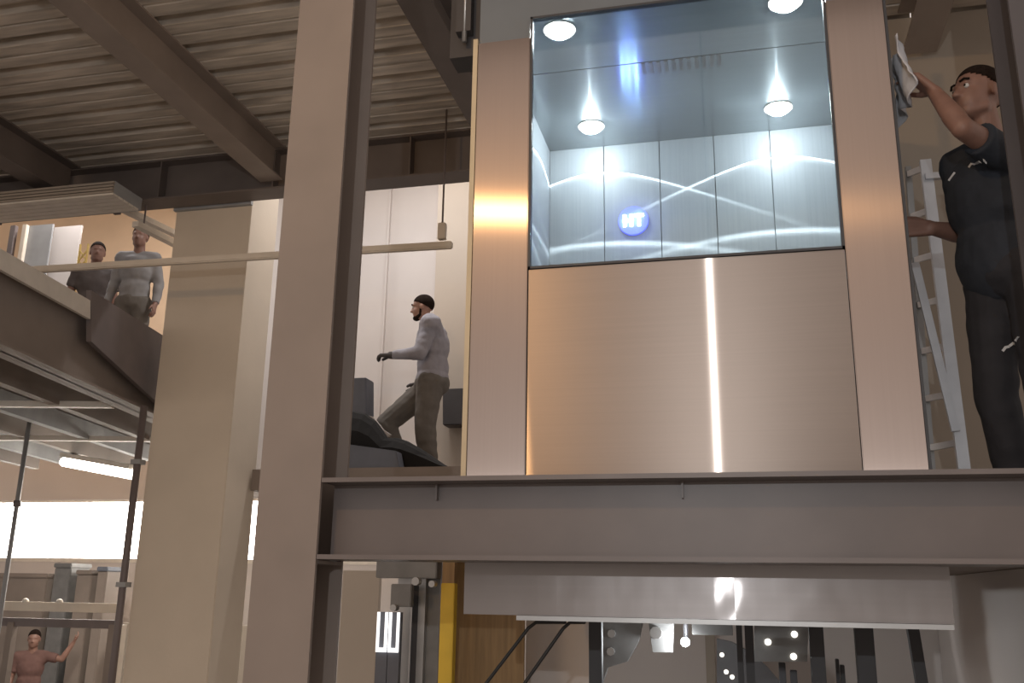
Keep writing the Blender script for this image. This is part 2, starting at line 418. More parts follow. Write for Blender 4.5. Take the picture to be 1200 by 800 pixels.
# downlights: a cup-shaped reflector throws a bright ring at its cut-off angle, which draws the scallops on the walls
def ring_light(loc):
    l = bpy.data.lights.new('downlight_beam', 'POINT'); l.shadow_soft_size = 0; l.energy = 3.2; l.color = (.94, .985, 1)
    l.use_nodes = True; nt = l.node_tree; N = nt.nodes; K = nt.links
    em = [n for n in N if n.type == 'EMISSION'][0]
    tc = N.new('ShaderNodeTexCoord'); sx = N.new('ShaderNodeSeparateXYZ'); K.new(tc.outputs['Normal'], sx.inputs[0])
    ab = N.new('ShaderNodeMath'); ab.operation = 'ABSOLUTE'; K.new(sx.outputs[2], ab.inputs[0])
    rp = N.new('ShaderNodeValToRGB'); cr = rp.color_ramp
    pts = [(0, .10), (.408, .03), (.418, .8), (.4226, 1), (.429, .5), (.44, .10), (.5, .03), (1, .022)]
    cr.elements[0].position, cr.elements[1].position = 0, 1
    cr.elements[0].color = (.03, .03, .03, 1); cr.elements[1].color = (.022, .022, .022, 1)
    for q, v in pts[1:-1]:
        e = cr.elements.new(q); e.color = (v, v, v, 1)
    K.new(ab.outputs[0], rp.inputs[0])
    mu = N.new('ShaderNodeMath'); mu.operation = 'MULTIPLY'; mu.inputs[1].default_value = 42.0
    K.new(rp.outputs[0], mu.inputs[0]); K.new(mu.outputs[0], em.inputs['Strength'])
    o = bpy.data.objects.new('downlight_beam', l); C.objects.link(o); o.location = loc
    return o
for x in (-.725, .292):
    for y in (3.80, 4.76):
        d = MB().tube([(x, y, CZ-.006), (x, y, CZ-.001)], .075, 24).build('downlight', 'white_metal', car)
        q = MB().ell((x, y, CZ-.006), (.062, .062, .032), nu=20, nv=8).build('lens', 'lamp_face', None, smooth=True)
        q.parent = d; q.location = (0, 0, 0)
        rl = ring_light((x, y, CZ-.045)); rl.parent = car; rl.location = Vector((x, y, CZ-.045))-car.location
# illuminated sign on the back wall
s0 = atY(742, 258, 5.0)
sg = MB().tube([(s0.x, 5.003, s0.z), (s0.x, 5.019, s0.z)], .085, 28).build('display', 'blue_led', car)
def letter(polys, nm):
    mb = MB()
    for (a, c, bq, dq) in polys:
        mb.box((s0.x+a, 4.995, s0.z+c), (s0.x+bq, 5.002, s0.z+dq))
    o = mb.build(nm, 'letter_led', None); o.parent = sg; o.location = (0, 0, 0)
hh, ww = .036, .052
letter([(-.056, -hh, -.040, hh), (-.018, -hh, -.002, hh), (-.056, -.008, -.002, .008)], 'letter_h')
letter([(.006, hh-.015, .060, hh), (.025, -hh, .041, hh)], 'letter_t')
lb = lamp('display_glow', 'POINT', (0, 0, 0), .8, (.15, .2, 1), .04); lb.parent = car; lb.location = Vector((s0.x, 4.93, s0.z))-car.location
# handrail line and threshold details
MB().tube([(IX0+.1, 4.97, 2.76), (IX1-.1, 4.97, 2.76)], .018, 10).build('handrail', 'rail_steel', car, smooth=True)
# apron below the car
ap = MB()
nx, nz = 24, 6; vs = []; fs = []
a0 = (-1.0, .652)
for j in range(nz+1):
    for i in range(nx+1):
        x = a0[0]+(a0[1]-a0[0])*i/nx; z = 1.525+(1.735-1.525)*j/nz
        vs.append((x, 3.41+.005*noise.noise(Vector((x*2.3, z*3, 1.7))), z))
for j in range(nz):
    for i in range(nx):
        q = j*(nx+1)+i; fs.append((q, q+1, q+nx+2, q+nx+1))
off = len(vs); vs += [(x, y+.02, z) for x, y, z in vs]; fs += [tuple(reversed([k+off for k in f])) for f in fs]
ring = [i for i in range(nx+1)]+[j*(nx+1)+nx for j in range(1, nz+1)]+[nz*(nx+1)+i for i in range(nx-1, -1, -1)]+[j*(nx+1) for j in range(nz-1, 0, -1)]
for k in range(len(ring)):
    u, v = ring[k], ring[(k+1) % len(ring)]; fs.append((u, u+off, v+off, v))
ap.add(vs, fs); ap.build('apron', 'apron_steel', car, smooth=False)
MB().box((-.80, 3.40, 1.508), (.648, 3.46, 1.524)).build('apron_lip', 'rail_steel', car)
MB().box((-.98, 3.44, 1.56), (.63, 5.06, 1.735)).build('car_frame', 'machine_grey', car)
MB().box((-1.2, 3.62, 3.95), (-1.055, 3.75, 4.6)).box((-1.16, 3.57, 4.05), (-1.09, 3.62, 4.45)).build('guide_bracket', 'dark_panel', car)
MB().tube([(-1.12, 3.58, 4.0), (-1.12, 3.58, 4.7)], .012, 8).build('rope', 'rail_steel', car, smooth=True)

# ================================================================== pit and machinery below the car
def stand(name, x0p, x1p, Y, ztop, material, label, cat, depth=.06, zbot=GROUND, parts=None):
    a, c = atY(x0p, 770, Y).x, atY(x1p, 770, Y).x
    return tag(MB().box((a, Y, zbot), (c, Y+depth, ztop)).build(name, material, bevel=.002, origin=((a+c)/2, Y, zbot)), label, cat)
stand('wood_board', 531, 614, 5.3, 2.05, 'board_brown', 'brown wooden board standing behind the lift apron', 'board', .02)
yp = thing('guard_post', 'yellow guard post in front of the brown board', 'post', (-1.55, 5.1, GROUND))
a, c = atY(515, 740, 5.1).x, atY(531, 740, 5.1).x
zz = atY(522, 683, 5.1).z
MB().box((a, 5.1, GROUND), (c, 5.16, zz)).build('post_shaft', 'yellow_paint', yp, bevel=.003)
MB().box((a+.004, 5.104, zz), (c-.004, 5.156, 2.0)).build('post_head', 'board_brown', yp)
gm = thing('rail_assembly', 'grey steel guide rails and roller head beside the yellow post', 'guide rail', (-1.7, 5.2, GROUND))
for q0, q1, mt, Y in ((464, 480, 'rail_steel', 5.3), (482, 489, 'dark_post', 5.2), (489, 497, 'rail_steel', 5.2), (497, 514, 'machine_grey', 5.24)):
    a, c = atY(q0, 740, Y).x, atY(q1, 740, Y).x
    MB().box((a, Y, GROUND), (c, Y+.08, 1.80)).build('rail', mt, gm)
a = atY(441, 690, 5.1).x; c = atY(512, 690, 5.1).x
MB().box((a, 5.08, atY(450, 677, 5.1).z), (c, 5.18, 2.0)).build('head_plate', 'machine_grey', gm, bevel=.004)
a2 = atY(458, 690, 5.05).x; c2 = atY(482, 690, 5.05).x
MB().box((a2, 5.05, atY(470, 711, 5.05).z), (c2, 5.10, atY(470, 684, 5.05).z)).build('motor_box', 'machine_grey', gm, bevel=.004)
for (qx, qy, r) in ((488, 681, .022), (507, 684, .018), (462, 712, .018)):
    cpt = atY(qx, qy, 5.03)
    MB().tube([cpt+Vector((0, -.02, 0)), cpt+Vector((0, .03, 0))], r, 14).build('roller', 'rail_steel', gm, smooth=False)
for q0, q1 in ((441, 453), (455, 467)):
    t = thing('u_bracket', 'white U-shaped bracket next to the pale beige board' if q0 < 450 else 'white U-shaped bracket next to the grey guide rails', 'bracket', atY((q0+q1)/2, 800, 5.0), group='pair of U brackets')
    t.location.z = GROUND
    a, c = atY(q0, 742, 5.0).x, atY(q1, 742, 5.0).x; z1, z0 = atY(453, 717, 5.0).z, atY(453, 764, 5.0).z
    MB().box((a, 5.0, z0), (a+.013, 5.012, z1)).box((c-.013, 5.0, z0), (c, 5.012, z1)).box((a+.013, 5.0, z0), (c-.013, 5.012, z0+.022)).build('u_strip', 'white_emissive', t)
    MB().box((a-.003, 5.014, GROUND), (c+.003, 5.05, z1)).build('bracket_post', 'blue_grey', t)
stand('wall_strip_board', 396, 440, 6.9, 1.75, 'wall_beige', 'pale beige board standing left of the grey guide rails', 'board', .05)
stand('white_board', 616, 691, 5.7, 1.75, 'wall_white', 'pale board standing between the brown board and the pit posts', 'board', .04)
# dark posts
for q0, q1, Y, lab in ((690, 705, 4.3, 'thick dark post beside the pale board under the lift'), (950, 967, 4.3, 'dark bluish post right of the spotted machine plate'),
                       (1004, 1026, 4.2, 'widest dark post under the lift apron'), (864, 871, 4.6, 'thin dark rail in front of the spotted machine plate'),
                       (874, 884, 4.62, 'dark rail doubling the thin rail under the lift')):
    stand('buffer_post', q0, q1, Y, 1.53, 'dark_post', lab, 'post', .05)
lp0, lp1 = atY(1068, 728, 4.4), atY(1080, 800, 4.4); dd = lp1-lp0
lp2 = lp0+dd*((GROUND-lp0.z)/dd.z)
tag(MB().bar(lp0+Vector((0, 0, .0)), lp2, .045, .05, (0, 1, 0)).build('leaning_bar', 'dark_post', origin=lp2), 'slim dark bar leaning outward beside the right side wall', 'bar')
stand('pit_pipe', 827, 838, 5.9, 1.60, 'wall_tan', 'tan pipe standing behind the lamp under the lift', 'pipe', .04)
# machine plates
def plate(name, pxs, Y, mt, lab, cat, dep=.05):
    pts = [atY(x, y, Y) for x, y in pxs]
    pts = [Vector((q.x, q.y, q.z)) for q in pts]
    t = thing(name, lab, cat, (sum(q.x for q in pts)/len(pts), Y, min(q.z for q in pts)))
    MB().prism(pts, (0, dep, 0)).build('plate', mt, t)
    return t
t = plate('machine_bracket', [(706, 708), (757, 708), (748, 752), (735, 775), (712, 782), (706, 800), (702, 800)], 4.9, 'machine_grey', 'grey angular bracket hanging next to the thick dark post', 'bracket')
for q in ((717, 742), (716, 763)):
    cpt = atY(*q, 4.9); MB().tube([cpt+Vector((0, -.02, 0)), cpt], .02, 8).build('bolt', 'rail_steel', t)
t = plate('machine_block', [(757, 708), (790, 708), (788, 764), (765, 764)], 4.9, 'machine_grey', 'small grey block hanging beside the pit lamp', 'machine')
cpt = atY(769, 741, 4.9); MB().tube([cpt+Vector((0, -.03, 0)), cpt], .03, 10).build('bolt', 'rail_steel', t)
t = plate('spotted_plate', [(840, 748), (858, 752), (880, 764), (900, 782), (915, 800), (915, 1100), (840, 1100)], 5.4, 'dark_panel', 'dark curved machine plate dotted with small lights', 'machine')
for q in ((846, 767), (851, 787), (858, 793)):
    cpt = atY(*q, 5.4); MB().ell(cpt, .012, nu=8, nv=6).build('indicator', 'indicator', t)
t = plate('control_box', [(884, 716), (948, 716), (946, 775), (884, 775)], 4.9, 'machine_grey', 'grey control box with three small lamps under the lift', 'machine', .12)
for q in ((931, 743), (930, 769), (900, 752)):
    cpt = atY(*q, 4.895); MB().ell(cpt, .016, nu=8, nv=6).build('indicator', 'indicator', t)
for q0, q1, yt in ((912, 920, 776), (925, 933, 785), (979, 983, 772), (984, 989, 779)):
    o = stand('valve_stub', q0, q1, 5.0, atY(q0, yt, 5.0).z, 'dark_post', {912: 'taller dark stub under the control box', 925: 'lower dark stub under the control box beside the bluish post', 979: 'taller thin stub between the bluish and the widest dark post', 984: 'lower thin stub between the bluish and the widest dark post'}[q0], 'pipe', .04)
    o['group'] = 'dark stubs in the pit left' if q0 < 950 else 'dark stubs in the pit right'
pl = atY(803, 752, 4.9)
t = thing('pit_lamp', 'small glowing work lamp under the lift apron', 'lamp', pl)
MB().ell(pl, .022, nu=12, nv=8).build('bulb', 'cool_bulb', t, smooth=True)
MB().tube([pl+Vector((0, .02, 0)), pl+Vector((0, .06, 0)), Vector((pl.x, pl.y+.06, 1.559))], .012, 8).build('bulb_arm', 'dark_post', t)
lp = lamp('pit_lamp_light', 'POINT', (0, -.05, 0), 8, (.92, .97, 1), .03); lp.parent = t
stand('cross_pipe', 812, 860, 4.85, 1.557, 'machine_grey', 'horizontal grey pipe block under the lift', 'pipe', .05, zbot=1.42)
# cables
for pts, lab in (([(668, 728), (628, 729), (619, 736), (570, 800)], 'black cable drooping from the lift apron to the brown board'),
                 ([(690, 728), (668, 729), (660, 736), (615, 800)], 'black cable drooping from the lift apron to the pale board')):
    P = [atY(x, y, 3.6) for x, y in pts]; P[0].y = 3.5
    P.append(P[-1]+(P[-1]-P[-2])*3); P[-1].z = max(P[-1].z, GROUND+.01)
    tag(MB().tube(P, .0065, 8).build('cable', 'cable_black', smooth=True, origin=P[-1]), lab, 'cable')
# bar with dark rail at the car's right side
stand('guide_rail', 1088, 1096, 4.7, 4.9, 'dark_post', 'dark vertical guide rail between the lift car and the ladder', 'guide rail', .06, zbot=1.87)

# ================================================================== cream tube in front of the pillar
ct = thing('hanging_tube', 'long cream tube crossing in front of the pillar', 'tube', (-4, 6.4, 4.18))
e1 = atY(530, 287, 6.4); e0 = atY(-60, 322, 6.4)
MB().bar(e0, e1, .05, .055).build('tube_body', 'tube_cream', ct, bevel=.008)
hx = atY(518, 275, 6.4).x
MB().box((hx-.03, 6.375, 4.20), (hx+.03, 6.425, 4.33)).build('bracket', 'tube_cream', ct, bevel=.004)
for x in (hx, atY(372, 300, 6.4).x):
    MB().tube([(x, 6.4, 4.2), (x, 6.4, 5.3)], .008, 8).build('hanger_rod', 'purple_brown', ct, smooth=True)

# ================================================================== mezzanine on the left
ev = Vector((-math.sin(.2), math.cos(.2), 0)); nv = Vector((-math.cos(.2), -math.sin(.2), 0))   # along the edge / away from the aisle
P0 = atY(186, 400, 7.2); P0.z = 0
def onedge(x, y, off=0.): return atPl(x, y, P0+nv*off, (nv.x, nv.y, 0))
mz = thing('floor_mezzanine', 'mezzanine floor with brown edge beam on the left', 'structure', (-6, 7, 3.2), kind='structure')
f0, f1, f2, f3 = onedge(-60, 262), onedge(104, 352), onedge(104, 372), onedge(-60, 282)
def edge_poly(pxs, off, dep, name, mt, par):
    return MB().prism([onedge(x, y, off) for x, y in pxs], nv*dep).build(name, mt, par)
edge_poly([(-60, 256), (106, 352), (106, 374), (-60, 282)], 0, .03, 'fascia_panel', 'white_metal', mz)
edge_poly([(107, 340), (215, 408), (215, 500), (107, 400)], 0, .04, 'edge_plate', 'purple_brown', mz)
zt = onedge(60, 350).z; zb = onedge(100, 425).z
sA, sB = -4.2, 4.3
def edge_pt(s, z, off=0.): q = P0+ev*s+nv*off; return Vector((q.x, q.y, z))
zd = onedge(106, 374).z          # fascia bottom
zb = zd-.48
# edge beam (I profile), deck slab, joists
MB().bar(edge_pt(sA, (zd+.12+zb)/2, .12), edge_pt(sB, (zd+.12+zb)/2, .12), .02, zd+.12-zb).bar(edge_pt(sA, zb+.01, .12), edge_pt(sB, zb+.01, .12), .22, .02).build('edge_beam', 'brown_steel', mz)
MB().prism([edge_pt(sA, zb+.2, .2), edge_pt(sB, zb+.2, .2), edge_pt(sB, zb+.2, 7), edge_pt(sA, zb+.2, 7)], (0, 0, .12)).build('floor_slab', 'brown_steel', mz)
MZ = zb+.322
for k, off in enumerate((.75, 1.4, 2.05, 2.7, 3.35)):
    MB().bar(edge_pt(sA, zb+.1, off), edge_pt(sB, zb+.1, off), .09, .18).build('joist', 'brown_steel' if k % 2 == 0 else 'grey_panel', mz)
for s in (-2, -.2, 1.7):
    MB().bar(edge_pt(s, zb+.02, .25), edge_pt(s, zb+.02, 5), .07, .05).build('cross_strut', 'white_metal', mz)
# drain pipe beside the pillar
q0, q1 = atY(181, 460, 6.98), atY(133, 800, 6.98)
dp = thing('drain_pipe', 'dark pipe running down the edge of the beige pillar', 'pipe', (-4.95, 6.95, GROUND))
MB().tube([(-4.935, 6.95, GROUND), (-4.935, 6.95, zb+.0)], .03, 12).build('pipe_shaft', 'purple_brown', dp, smooth=True)
for z in (.4, 1.6, 2.6): MB().box((-4.975, 6.91, z), (-4.885, 6.99, z+.04)).build('pipe_clip', 'grey_panel', dp)

# fluorescent light below the mezzanine
la, lb2 = atY(75, 541, 9.6), atY(156, 556, 9.0)
lt = thing('batten_light', 'glowing fluorescent batten under the mezzanine', 'light', (la+lb2)/2)
MB().tube([la, lb2], .055, 12).build('glowing_tube', 'tube_light', lt, smooth=True)
MB().bar(la+Vector((0, 0, .08)), lb2+Vector((0, 0, .08)), .13, .05).build('light_housing', 'white_metal', lt)
hm = la+(lb2-la)*.12
MB().tube([hm+Vector((0, 0, .1)), Vector((hm.x, hm.y, zb+.2))], .008, 6).build('hanger_rod', 'dark_post', lt)
lo = lamp('batten_light_glow', 'AREA', (0, 0, -.07), 80, (1, .93, .84), 1.0); lo.parent = lt; lo.data.shape = 'RECTANGLE'; lo.data.size_y = .12
# hanging pole
ps = atY(20, 590, 8.0)
tq = thing('hanging_pole', 'thin dark pole in front of the strip window', 'pole', (ps.x, 8.0, GROUND))
MB().tube([(ps.x, 8.0, GROUND), (ps.x, 8.0, zb+.2)], .022, 10).build('pole_shaft', 'grey_panel', tq, smooth=True)
MB().tube([(ps.x, 8.0, ps.z-.03), (ps.x, 8.0, ps.z+.03)], .036, 10).build('joint_collar', 'purple_brown', tq, smooth=True)
# guard rails below
RY = 8.4
zr = atY(70, 711, RY).z; xr = atY(143, 712, RY).x
gr = thing('guard_rail', 'cream and dark guard rail below the strip window', 'railing', (xr-1.5, RY, GROUND))
MB().bar((xr-3.2, RY, zr), (xr, RY, zr), .05, .09).build('top_rail', 'tube_cream', gr, bevel=.006)
z2 = atY(70, 730, RY).z
MB().bar((xr-3.2, RY+.02, z2), (xr, RY+.02, z2), .05, .08).build('lower_rail', 'purple_brown', gr)
for q, mt in ((128, 'brown_steel'), (137, 'tube_cream'), (8, 'brown_steel')):
    xx = atY(q, 770, RY).x
    MB().box((xx-.035, RY-.02, GROUND), (xx+.035, RY+.05, z2)).build('rail_post', mt, gr)
for q in (30, 70):
    cpt = atY(q, 703, RY); MB().ell((cpt.x, RY, zr+.05), (.035, .03, .03), nu=10, nv=6).build('rail_knob', 'white_metal', gr, smooth=True)
sh = atY(90, 740, 10.6)
struct('wall_low', MB().box((-14, 11.9, GROUND), (-6.2, 12.0, atY(90, 728, 11.9).z)), 'wall_tan', 'low tan partition behind the person with a raised arm')
# equipment row on the partition under the window
for i, (q0, q1, y0, y1, mt, lab) in enumerate(((65, 90, 660, 703, 'machine_grey', 'grey machine housing under the strip window'), (92, 114, 668, 703, 'brown_steel', 'brown crate between the machine housing and the blue-topped bin'),
                                               (116, 132, 664, 703, 'brown_steel', 'brown bin with a pale blue lid beside the drain pipe'), (-30, 62, 672, 703, 'brown_steel', 'long brown counter under the strip window'))):
    a = atY(q0, y1, 11.5); c = atY(q1, y0, 11.5)
    nm = ('machine_housing', 'crate', 'lidded_bin', 'counter')[i]
    t = thing(nm, lab, nm.split('_')[-1], ((a.x+c.x)/2, 11.5, GROUND))
    MB().box((a.x, 11.4, GROUND), (c.x, 11.8, c.z-.06)).build('body', mt, t, bevel=.01)
    MB().box((a.x-.01, 11.38, c.z-.06), (c.x+.01, 11.82, c.z)).build('lid', 'blue_grey' if i == 2 else mt, t, bevel=.01)

# slatted duct in front of the girder
DY = 6.30
dB, dT = atY(131, 228, DY), atY(131, 211, DY); dx1, dz0, dz1 = dB.x, dB.z, dT.z
du = thing('slatted_duct', 'cream slatted duct hanging in front of the girder above the mezzanine', 'duct', (dx1-1.6, DY+.15, dz0))
MB().box((dx1-3.2, DY+.02, dz0+.02), (dx1, DY+.40, dz1)).build('duct_body', 'grey_panel', du)
for k in range(4):
    z = dz0+.022+(dz1-dz0-.022)*k/4
    MB().box((dx1-3.2, DY, z), (dx1, DY+.018, z+(dz1-dz0-.022)/4-.008)).build('front_slat', 'wall_tan', du)
for k in range(5):
    y = DY+k*.072
    MB().box((dx1-3.2, y, dz0), (dx1+.01, y+.062, dz0+.018)).build('bottom_slat', 'white_metal', du)
for x in (dx1-.25, dx1-1.5): MB().box((x-.03, DY+.40, dz1-.12), (x+.03, 6.729, dz1-.02)).build('wall_bracket', 'purple_brown', du)
# bars running back from the duct towards the pillar
for a, c, lab in (((140, 231), (207, 275), 'upper white bar running back from the slatted duct'), ((160, 251), (208, 287), 'lower white bar running back from the slatted duct')):
    A = atY(*a, DY+.44); A.z -= .09; B_ = atZ(*c, A.z); B_ = A+(B_-A).normalized()*min(1.3, (B_-A).length)
    t = thing('hanging_bar', lab, 'bar', A)
    MB().bar(A, B_, .07, .05).build('bar_body', 'white_metal', t)
    H_ = A.lerp(B_, (6.84-A.y)/(B_.y-A.y)); MB().tube([H_, Vector((H_.x, H_.y, 4.918))], .008, 6).build('hanger_rod', 'purple_brown', t)

# things on the mezzanine seen between fascia and duct
def panel_on_mezz(name, q0, q1, Y, z0, z1, mt, lab, cat, dep=.03):
    a, c = atY(q0, 290, Y).x, atY(q1, 290, Y).x
    return tag(MB().box((a, Y, z0), (c, Y+dep, z1)).build(name, mt, bevel=.004, origin=((a+c)/2, Y, z0)), lab, cat)
panel_on_mezz('grey_board', 28, 58, 8.5, MZ, 5.6, 'grey_panel', 'grey board standing on the mezzanine', 'board')
panel_on_mezz('white_board', 60, 92, 8.6, MZ, 5.6, 'wall_white', 'white board standing on the mezzanine beside the brass lattice', 'board')
panel_on_mezz('cream_post', 22, 27, 8.45, MZ, 5.6, 'tube_cream', 'slim cream post beside the grey board', 'post', .05)
panel_on_mezz('dark_post', 8, 14, 8.45, MZ, 5.6, 'purple_brown', 'slim dark post at the far end of the grey board', 'post', .05)
lt_ = thing('brass_lattice', 'brass lattice strip standing behind the people on the mezzanine', 'lattice', (atY(100, 280, 8.4).x, 8.4, MZ))
xc = lt_.location.x
for k in range(15):
    z = MZ+.05+k*.115
    for sgn in (-1, 1):
        MB().bar((xc-.045*sgn, 8.4, z), (xc+.045*sgn, 8.4, z+.115), .012, .012, (0, 1, 0)).build('lattice_bar', 'brass', lt_)
for sgn in (-1, 1):
    MB().box((xc+sgn*.05-.006, 8.39, MZ), (xc+sgn*.05+.006, 8.41, MZ+1.85)).build('lattice_frame', 'brass', lt_)
struct('wall_mezzanine', MB().box((-13, 10.4, MZ), (-5.7, 10.55, 8.0)), 'wall_peach', 'peach wall at the back of the mezzanine')
# ================================================================== objects near the man in the grey sweater
def slab_px(name, pxs, Y, dep, mt, lab, cat, bevel=.0):
    pts = [atY(x, y, Y) for x, y in pxs]
    return tag(MB().prism(pts, (0, dep, 0)).build(name, mt, bevel=bevel, origin=(sum(q.x for q in pts)/len(pts), Y, min(q.z for q in pts))), lab, cat)
UP = 2.60
o = slab_px('dark_cabinet', [(512, 451), (560, 449), (560, 493), (512, 494)], 8.9, .2, 'dark_panel', 'dark box hanging on the greige pier behind the man in the grey sweater', 'box', .008)
o.location.y = 9.09
bx = slab_px('grey_cabinet', [(380, 444), (429, 442), (429, 560), (380, 560)], 8.02, .2, 'blue_grey', 'blue-grey box standing behind the black draped sheet', 'cabinet', .008)
zb_ = min((bx.matrix_basis @ v.co).z for v in bx.data.vertices)
# black draped sheet: a hump that falls to the right
ds = thing('black_sheet', 'black sheet draped in a slope at the feet of the man in the grey sweater', 'sheet', (-3.2, 7.7, UP))
top = [(386, 478), (408, 478), (422, 481), (434, 490), (442, 502), (447, 510), (460, 510), (472, 514), (486, 522), (500, 531), (514, 541), (530, 551), (552, 566)]
vs = []; fs = []; ny = 7; nT = len(top)
for j in range(ny):
    for i, (x, y) in enumerate(top):
        q = atY(x, y, 7.6); h = math.sin(math.pi*(j+.7)/(ny+.4))**.35
        vs.append((q.x, 7.58+j*.055+.012*noise.noise(Vector((i*.7, j*.9, 2))), UP+(max(q.z-UP, .005))*h))
for j in range(ny-1):
    for i in range(nT-1):
        q = j*nT+i; fs.append((q, q+1, q+nT+1, q+nT))
off = len(vs)
vs += [(x, y, UP+.001) for x, y, z in vs]
fs += [tuple(reversed([k+off for k in f])) for f in fs]
rg = list(range(nT))+[j*nT+nT-1 for j in range(1, ny)]+[(ny-1)*nT+i for i in range(nT-2, -1, -1)]+[j*nT for j in range(ny-2, 0, -1)]
for k in range(len(rg)):
    u, v = rg[k], rg[(k+1) % len(rg)]; fs.append((u, u+off, v+off, v))
MB().add(vs, fs).build('drape', 'black_sheet', ds, smooth=False)
slab_px('blue_grey_crate', [(384, 517), (464, 528), (470, 560), (384, 560)], 7.40, .14, 'blue_grey', 'low blue-grey crate before the black draped sheet', 'crate', .006)
slab_px('white_offcut', [(430, 486), (437, 488), (449, 503), (458, 509), (452, 513), (444, 512)], 7.97, .03, 'wall_white', 'curved white offcut leaning behind the black sheet', 'offcut')

# ================================================================== people
def remeshed(mb, voxel, smooth_it=4, sm=.5, wrinkle=0., wscale=9.):
    me = bpy.data.meshes.new('tmp'); me.from_pydata(mb.v, [], mb.f)
    bm = bmesh.new(); bm.from_mesh(me); bmesh.ops.recalc_face_normals(bm, faces=bm.faces); bm.to_mesh(me); bm.free()
    o = bpy.data.objects.new('tmp', me); C.objects.link(o)
    r = o.modifiers.new('r', 'REMESH'); r.mode = 'VOXEL'; r.voxel_size = voxel; r.adaptivity = 0
    k = o.modifiers.new('s', 'SMOOTH'); k.factor = sm; k.iterations = smooth_it
    dg = bpy.context.evaluated_depsgraph_get(); dg.update()
    out = bpy.data.meshes.new_from_object(o.evaluated_get(dg))
    bpy.data.objects.remove(o); bpy.data.meshes.remove(me)
    if wrinkle:
        nn = [v.normal.copy() for v in out.vertices]
        for v, n in zip(out.vertices, nn):
            c = v.co; d = noise.noise(Vector((c.x*wscale, c.y*wscale, c.z*wscale*1.7)))+.5*noise.noise(c*wscale*2.3)
            v.co = c+n*d*wrinkle
    out.polygons.foreach_set('use_smooth', [True]*len(out.polygons))
    return out
def link_mesh(name, me, material, parent, loc):
    me.name = name; me.materials.clear(); me.materials.append(MATS[material])
    me.transform(Matrix.Translation(-Vector(loc)))
    o = bpy.data.objects.new(name, me); C.objects.link(o)
    if parent: o.parent = parent
    return o

def basis(f, upv):
    f = Vector(f).normalized(); u = Vector(upv); l = u.cross(f).normalized(); u = f.cross(l)
    return f, l, u

def hand(mb, wrist, d, n, s=1., curl=.35, thumb_side=1, spread=.10, extra=0.):
    """palm plus five fingers; d = hand direction, n = palm normal (fingers curl towards n)"""
    d = Vector(d).normalized(); n = Vector(n); n = (n-d*n.dot(d)).normalized(); a = d.cross(n)*thumb_side  # a points to thumb side
    w = Vector(wrist); L = .085*s
    for k in (-1, -.33, .33, 1):
        mb.cap(w+a*k*.018*s, (.017+extra)*s, w+d*L+a*k*.031*s, (.0135+extra)*s)
    lens = {1: .068, .33: .078, -.33: .072, -1: .054}
    for k, ln in lens.items():
        p = w+d*L+a*k*.031*s; ang = curl*.6; dirv = (d+a*k*spread).normalized(); r = (.0095+extra)*s
        for seg, fr in enumerate((.45, .32, .23)):
            dd = dirv*math.cos(ang)+n*math.sin(ang); q = p+dd*ln*fr*s; mb.cap(p, r, q, r*.9); p = q; r *= .9; ang += curl*(1.1 if seg == 0 else .9)
    p = w+d*.02*s+a*.026*s; ang = .75
    for fr, r in ((.042, .0135), (.033, .0115), (.026, .010)):
        dd = (d*math.cos(ang)+a*math.sin(ang)+n*.35*curl*2).normalized(); q = p+dd*fr*s; mb.cap(p, (r+extra)*s, q, (r*.92+extra)*s); p = q; ang -= .35

